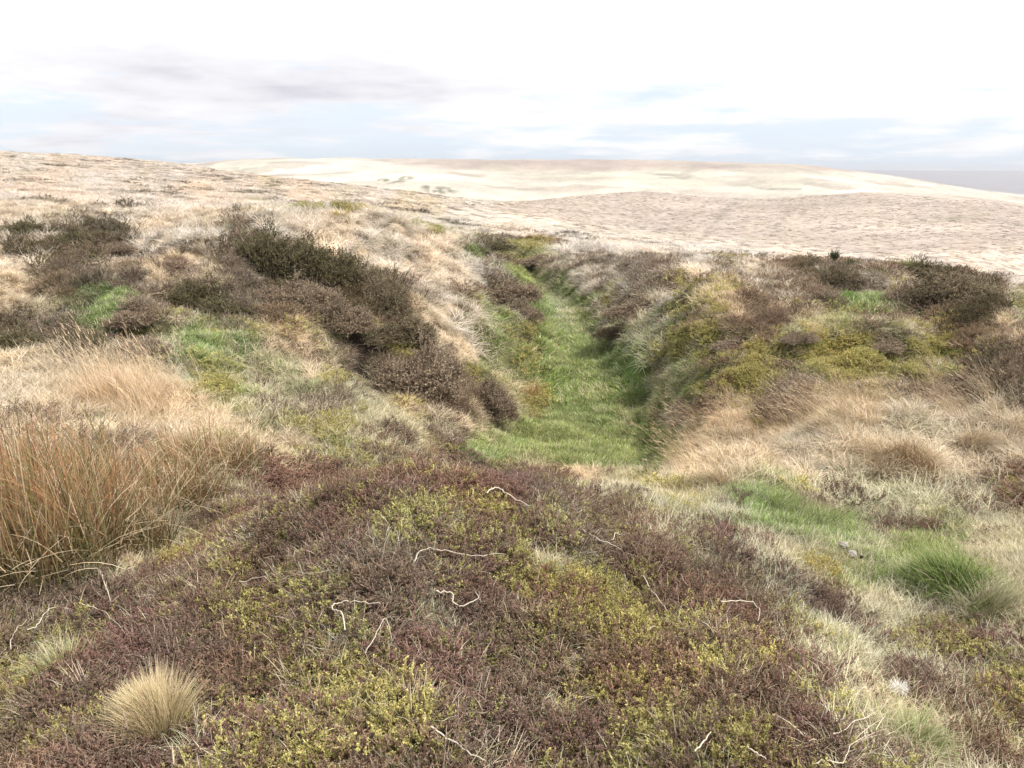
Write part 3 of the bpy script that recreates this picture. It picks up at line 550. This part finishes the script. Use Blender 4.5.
bushes = [ # px, py of the base, width px, height px, mesh, label
 (272,268,66,52,0,'darkest tall heather bush at the left end of the bank top'),
 (312,272,64,44,0,'dark olive heather bush second from the left on the bank top'),
 (352,288,66,40,2,'brown heather bush in the middle of the run down the left bank'),
 (388,312,60,42,2,'dark heather bush where the run turns down towards the gully'),
 (405,335,44,34,2,'dark heather bush at the lower right end of the run, above the round brown bush'),
 (428,386,84,54,1,'large round brown heather bush low on the left bank beside the gully'),
 (300,305,60,34,1,'brown heather bush under the darkest bush of the bank top'),
 (340,325,54,34,1,'brown leggy heather bush above the bare peat scar'),
 (232,308,44,30,0,'dark heather bush left of the pale grass pocket on the bank'),
 (200,300,46,30,0,'dark heather bush at the left of the middle of the left bank'),
 (135,320,40,30,1,'brown heather bush right of the green patch on the left bank'),
 (30,238,52,24,0,'dark heather bush near the left edge on the upper bank'),
 (78,252,56,26,0,'broad dark heather bush on the upper left bank'),
 (112,248,40,16,1,'thin brown heather bush right of the broad one on the upper left bank'),
 (20,352,62,34,0,'olive dark heather bush at the left edge above the rushes'),
 (68,345,50,34,1,'brown heather bush leaning beside the one at the left edge'),
 (498,300,44,38,1,'brown heather bush overhanging the far left side of the gully'),
 (522,318,30,30,1,'small brown heather bush lowest on the far left side of the gully'),
 (490,408,56,38,1,'brown heather bush at the foot of the left bank by the green gully floor'),
 (392,436,60,24,1,'sprawling twiggy heather bush behind the crest of the mound'),
 (430,438,34,26,1,'rust brown heather bush beside the gully mouth'),
 (488,250,46,13,0,'dark low heather bush at the head of the gully'),
 (540,262,34,11,1,'brown heather bush right of the head of the gully'),
 (838,285,50,26,2,'brown heather bush on the hummock left of the small green hollow'),
 (945,300,86,36,2,'big brown heather bush covering the spoil heap on the right'),
 (905,300,46,22,1,'lower brown heather bush on the left flank of the spoil heap'),
 (985,303,50,18,2,'low dark heather bush on the right flank of the spoil heap'),
 (722,262,40,10,0,'small dark bush on the skyline of the right bank'),
 (908,270,36,10,0,'low dark bush behind the spoil heap'),
 (1012,392,60,58,1,'brown heather bush at the right edge above the tall grass'),
 (640,312,40,26,1,'brown heather bush high on the right side of the gully'),
 (622,335,32,20,2,'small dark heather bush halfway down the right side of the gully'),
 (742,345,40,20,1,'brown heather bush in the middle of the mossy bank'),
 (890,345,40,15,1,'flat brown heather bush between moss cushions on the right'),
 (795,338,26,14,1,'small brown heather bush on the mossy bank left of the flat one'),
 (795,416,60,34,1,'grey brown heather bush behind the tall grass of the ridge'),
]
bx0 = None
for (px, py, w, h, k, lab) in bushes:
    o = bpy.data.objects.new('heather_bush', BUSH[k]); COL.objects.link(o)
    x, y, z = place(o, px, py); dep = math.hypot(y, EYE-z)/F
    sm_ = 1 if w > 45 else 1.5; sx = w*dep*1.45*sm_; sz_ = h*dep*2.0/(sm_**.9)
    o.scale = (sx, sx*.8, sz_); o.rotation_euler = (0, 0, U(-3,3,1)[0]); o.location.z -= sz_*.05
    tag(o, lab, 'heather bush', 'heather bushes on the banks of the gully')
# gorse on the right skyline
def gorse(px, py, h, lab):
    mb = MB(); n = 60; P, a = disc(n, .12); sprigs(mb, P, a, U(.5,1.,n), .7, (.06,.06,.03), (.10,.115,.05), twig=.02, nside=7, leafn=8, ll=.07, lw=.02)
    o = mb.obj('gorse_bush', M_VEG); x, y, z = place(o, px, py); s = h*math.hypot(y, EYE-z)/F; o.scale = (s, s, s)
    tag(o, lab, 'gorse bush', 'gorse bushes on the skyline')
gorse(853, 272, 13, 'small dark gorse bush with ragged top on the hummock')
gorse(834, 262, 11, 'thin open gorse bush left of the ragged one')
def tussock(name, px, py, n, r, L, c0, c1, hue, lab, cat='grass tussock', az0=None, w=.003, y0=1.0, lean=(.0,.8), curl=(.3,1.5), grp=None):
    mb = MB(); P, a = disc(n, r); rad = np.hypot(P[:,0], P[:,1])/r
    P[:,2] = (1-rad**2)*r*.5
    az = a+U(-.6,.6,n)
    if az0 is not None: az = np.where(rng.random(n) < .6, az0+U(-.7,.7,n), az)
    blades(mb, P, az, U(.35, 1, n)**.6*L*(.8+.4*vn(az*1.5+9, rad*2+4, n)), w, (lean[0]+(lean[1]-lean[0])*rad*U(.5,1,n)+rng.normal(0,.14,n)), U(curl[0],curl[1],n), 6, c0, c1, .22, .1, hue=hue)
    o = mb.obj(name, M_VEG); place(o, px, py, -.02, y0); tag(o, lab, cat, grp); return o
g = 'grass tussocks'
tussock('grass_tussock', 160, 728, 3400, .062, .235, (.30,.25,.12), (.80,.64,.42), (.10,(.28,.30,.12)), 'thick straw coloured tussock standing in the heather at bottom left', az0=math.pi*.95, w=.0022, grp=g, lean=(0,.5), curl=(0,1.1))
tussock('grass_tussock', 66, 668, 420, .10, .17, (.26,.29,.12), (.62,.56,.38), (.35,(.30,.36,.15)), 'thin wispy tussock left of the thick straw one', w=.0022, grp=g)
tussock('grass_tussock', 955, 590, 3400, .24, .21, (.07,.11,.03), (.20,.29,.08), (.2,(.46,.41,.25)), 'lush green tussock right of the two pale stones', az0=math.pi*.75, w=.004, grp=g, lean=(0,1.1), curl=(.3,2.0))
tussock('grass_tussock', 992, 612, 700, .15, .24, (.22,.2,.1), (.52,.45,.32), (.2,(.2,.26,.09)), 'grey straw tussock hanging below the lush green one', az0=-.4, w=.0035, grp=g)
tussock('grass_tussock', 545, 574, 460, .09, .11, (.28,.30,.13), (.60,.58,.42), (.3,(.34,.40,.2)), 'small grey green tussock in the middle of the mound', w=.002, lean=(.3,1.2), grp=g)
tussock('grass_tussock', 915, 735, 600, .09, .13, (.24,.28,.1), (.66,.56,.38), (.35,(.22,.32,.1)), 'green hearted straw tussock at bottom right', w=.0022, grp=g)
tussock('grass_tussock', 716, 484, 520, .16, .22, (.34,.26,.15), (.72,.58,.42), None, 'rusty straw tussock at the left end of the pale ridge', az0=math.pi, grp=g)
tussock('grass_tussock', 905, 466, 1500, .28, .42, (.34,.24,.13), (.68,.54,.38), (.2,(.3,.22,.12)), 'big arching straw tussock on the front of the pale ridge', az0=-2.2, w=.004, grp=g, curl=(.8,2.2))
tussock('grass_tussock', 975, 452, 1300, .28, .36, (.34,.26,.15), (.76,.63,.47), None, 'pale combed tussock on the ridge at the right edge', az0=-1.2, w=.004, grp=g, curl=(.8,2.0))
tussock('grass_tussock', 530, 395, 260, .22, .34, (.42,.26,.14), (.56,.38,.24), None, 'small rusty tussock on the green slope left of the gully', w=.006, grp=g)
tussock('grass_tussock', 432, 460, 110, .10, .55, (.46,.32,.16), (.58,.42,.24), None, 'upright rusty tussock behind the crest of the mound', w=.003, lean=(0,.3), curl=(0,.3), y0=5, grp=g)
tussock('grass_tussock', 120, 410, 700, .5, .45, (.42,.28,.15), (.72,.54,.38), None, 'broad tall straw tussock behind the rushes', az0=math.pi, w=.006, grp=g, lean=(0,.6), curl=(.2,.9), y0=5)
# rushes
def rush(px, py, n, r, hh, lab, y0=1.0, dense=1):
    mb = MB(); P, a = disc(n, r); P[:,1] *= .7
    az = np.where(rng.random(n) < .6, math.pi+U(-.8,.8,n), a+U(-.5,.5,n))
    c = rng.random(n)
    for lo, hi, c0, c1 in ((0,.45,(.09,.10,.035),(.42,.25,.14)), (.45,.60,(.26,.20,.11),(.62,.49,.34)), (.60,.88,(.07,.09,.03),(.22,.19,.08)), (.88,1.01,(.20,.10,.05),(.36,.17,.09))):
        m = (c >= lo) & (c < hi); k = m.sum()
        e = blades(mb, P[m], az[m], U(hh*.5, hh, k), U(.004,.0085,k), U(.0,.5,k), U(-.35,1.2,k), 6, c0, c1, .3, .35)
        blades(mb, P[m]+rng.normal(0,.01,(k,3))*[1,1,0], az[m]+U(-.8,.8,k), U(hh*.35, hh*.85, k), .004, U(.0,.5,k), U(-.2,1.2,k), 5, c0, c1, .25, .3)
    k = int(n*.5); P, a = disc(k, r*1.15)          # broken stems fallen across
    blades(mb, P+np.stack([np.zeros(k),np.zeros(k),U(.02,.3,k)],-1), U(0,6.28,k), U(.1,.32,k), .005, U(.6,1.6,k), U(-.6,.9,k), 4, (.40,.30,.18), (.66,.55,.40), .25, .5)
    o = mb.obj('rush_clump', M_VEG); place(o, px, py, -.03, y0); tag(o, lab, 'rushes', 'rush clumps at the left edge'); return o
rush(15, 568, 800, .50, .86, 'nearest rush clump, cut by the left edge, green at its base')
rush(100, 545, 750, .42, .72, 'brown rush clump right of the nearest one')
rush(165, 505, 600, .38, .58, 'short foxy rush clump at the right end of the rushes')
rush(30, 490, 700, .6, .62, 'rush clump at the back near the left edge')
rush(212, 465, 600, .42, .46, 'low orange brown rush clump behind the right end')
def tube(mb, P, r, seg=5, c=(.6,.5,.4)):
    P = np.array(P, float); n = len(P); T = np.gradient(P, axis=0); T /= np.linalg.norm(T, axis=1)[:,None]+1e-9
    A_ = np.cross(T, [0,0,1.]); A_ /= np.linalg.norm(A_, axis=1)[:,None]+1e-6; B = np.cross(T, A_)
    an = np.arange(seg)/seg*6.2832; rr_ = r*(1-.55*np.linspace(0,1,n)**2)*(1+.15*np.sin(np.arange(n)*2.3))
    V = (P[:,None]+rr_[:,None,None]*(A_[:,None]*np.cos(an)[None,:,None]+B[:,None]*np.sin(an)[None,:,None])).reshape(-1,3)
    i = np.arange(n-1)[:,None]*seg; j = np.arange(seg)[None]; q = np.stack([i+j, i+(j+1)%seg, i+seg+(j+1)%seg, i+seg+j], -1).reshape(-1,4)
    mb.add(V, q, np.ones((len(V),3))*c)
def smooth(pl, k=6):
    pl = np.array(pl, float); n = len(pl); t = np.linspace(0, n-1, (n-1)*k+1); out = []
    for s in t:
        i = min(int(s), n-2); f = s-i; p0 = pl[max(i-1,0)]; p1 = pl[i]; p2 = pl[i+1]; p3 = pl[min(i+2,n-1)]
        out.append(.5*((2*p1)+(-p0+p2)*f+(2*p0-5*p1+4*p2-p3)*f*f+(-p0+3*p1-3*p2+p3)*f**3))
    return np.array(out)
stalks = [
 ([(27,629),(37,625),(45,613),(54,607),(71,608)], .0032, 'curved white stalk lying in the heather left of the straw tussock'),
 ([(11,650),(11,640),(17,628),(27,620)], .0022, 'thin bowed stalk nearest the left edge'),
 ([(82,605),(95,607),(110,617),(125,630)], .0022, 'thin bowed stalk beside the curved white one'),
 ([(345,630),(342,613),(332,607),(341,601),(361,601),(381,603)], .0032, 'hook shaped white stalk left of the middle of the mound'),
 ([(436,590),(452,593),(453,602),(461,605),(478,598),(475,591)], .0032, 'angular bent white stalk in the middle of the mound'),
 ([(365,653),(373,640),(385,618),(392,638)], .002, 'thin stalk folded like an upside down V'),
 ([(431,726),(446,736),(463,747),(486,762)], .003, 'straight pale stalk slanting to the bottom edge'),
 ([(642,576),(654,592),(668,610)], .0026, 'straight pale stalk slanting across the mossy right of the mound'),
 ([(721,600),(744,600),(759,608),(758,620)], .003, 'arched pale stalk on the heather at the right of the mound'),
 ([(694,752),(703,741),(711,731)], .0032, 'short thick white stalk pointing up near the bottom edge'),
 ([(747,746),(755,752),(766,759)], .003, 'short pale stalk near the bottom edge, right of the thick white one'),
 ([(413,563),(421,550),(441,548),(471,555),(506,554)], .0028, 'long low stalk curling below the crest of the mound'),
 ([(583,528),(599,539),(622,550)], .003, 'pale stalk lying down the dark heather ridge'),
 ([(611,537),(620,534),(629,534)], .003, 'short pale stalk beside the one on the dark heather ridge'),
 ([(486,492),(497,487),(509,495),(530,506)], .0045, 'forked white stalk on the very crest of the mound'),
 ([(815,761),(830,760),(843,761),(850,746)], .003, 'crooked white twig at the bottom edge, right of centre'),
 ([(100,570),(105,584),(111,601)], .004, 'straight white stalk standing at the foot of the rushes'),
 ([(833,734),(855,722),(878,711)], .002, 'thin straight straw near the straw tussock at bottom right'),
 ([(239,582),(270,579),(299,574),(332,568)], .0022, 'long thin straw lying left of the middle of the mound')]
for pl, r, lab in stalks:
    q = smooth(pl); W3 = np.array([hit(*p, up=.10) for p in q]); zs = W3[:,2].copy()
    W3[:,2] = np.convolve(np.pad(zs, 3, mode='edge'), np.ones(7)/7, 'valid')+.095+rng.normal(0,.003,len(zs))
    d = np.linalg.norm(W3-[0,0,EYE], axis=1)[:,None]
    W3 = np.array([0,0,EYE])+(W3-[0,0,EYE])
    mb = MB(); c = W3.mean(0); tube(mb, W3-c, r*.85); o = mb.obj('dead_stalk', M_STALK); o.location = c
    tag(o, lab, 'dead stalk', 'dead stalks on the mound')
def lump(name, px, py, r, m, lab, cat, sc=(1,.9,.65), amp=.35, grp=None, dz=0):
    import bmesh
    bm = bmesh.new(); bmesh.ops.create_icosphere(bm, subdivisions=4, radius=1)
    co = np.array([v.co for v in bm.verts]); s = rng.integers(0, 900)
    f = 1+amp*(fbm(co[:,0]*1.3+co[:,2]+9, co[:,1]*1.3-co[:,2]+4, int(s), 4)-.5)*2
    for v, k in zip(bm.verts, f): v.co = v.co*float(k)
    me = bpy.data.meshes.new(name); bm.to_mesh(me); bm.free(); me.materials.append(m)
    o = bpy.data.objects.new(name, me); COL.objects.link(o); place(o, px, py, dz); o.location.z += r*.35
    o.scale = (r*sc[0], r*sc[1], r*sc[2]); o.rotation_euler = (U(-.2,.2,1)[0], 0, U(0,3,1)[0]); tag(o, lab, cat, grp)
lump('stone', 843, 549, .032, M_STONE, 'rounded pale stone on the green path, upper of the two', 'stone', dz=.06)
lump('stone', 852, 558, .032, M_STONE, 'broader flat pale stone below the rounded one on the path', 'stone', (1.3,.9,.7), dz=.06)
lump('dropping', 861, 561, .015, M_DUNG, 'dark dropping beside the flat pale stone', 'dropping', (1,.8,.7), dz=.06)
lump('dropping', 981, 631, .022, M_DUNG, 'black dropping in the mossy grass at the right', 'dropping', (1.6,.7,.6), dz=.06)
# scrap of wool caught in the heather
mb = MB(); P, a = disc(260, .022); P[:,2] = U(0,.02,260)
blades(mb, P, a, U(.01,.04,260), .0016, U(.4,1.6,260), U(-1,2,260), 4, (.74,.71,.65), (.85,.83,.79), .08)
o = mb.obj('wool_tuft', M_VEG); place(o, 898, 695, .06); tag(o, 'white tuft of sheep wool caught in the heather at bottom right', 'wool tuft')
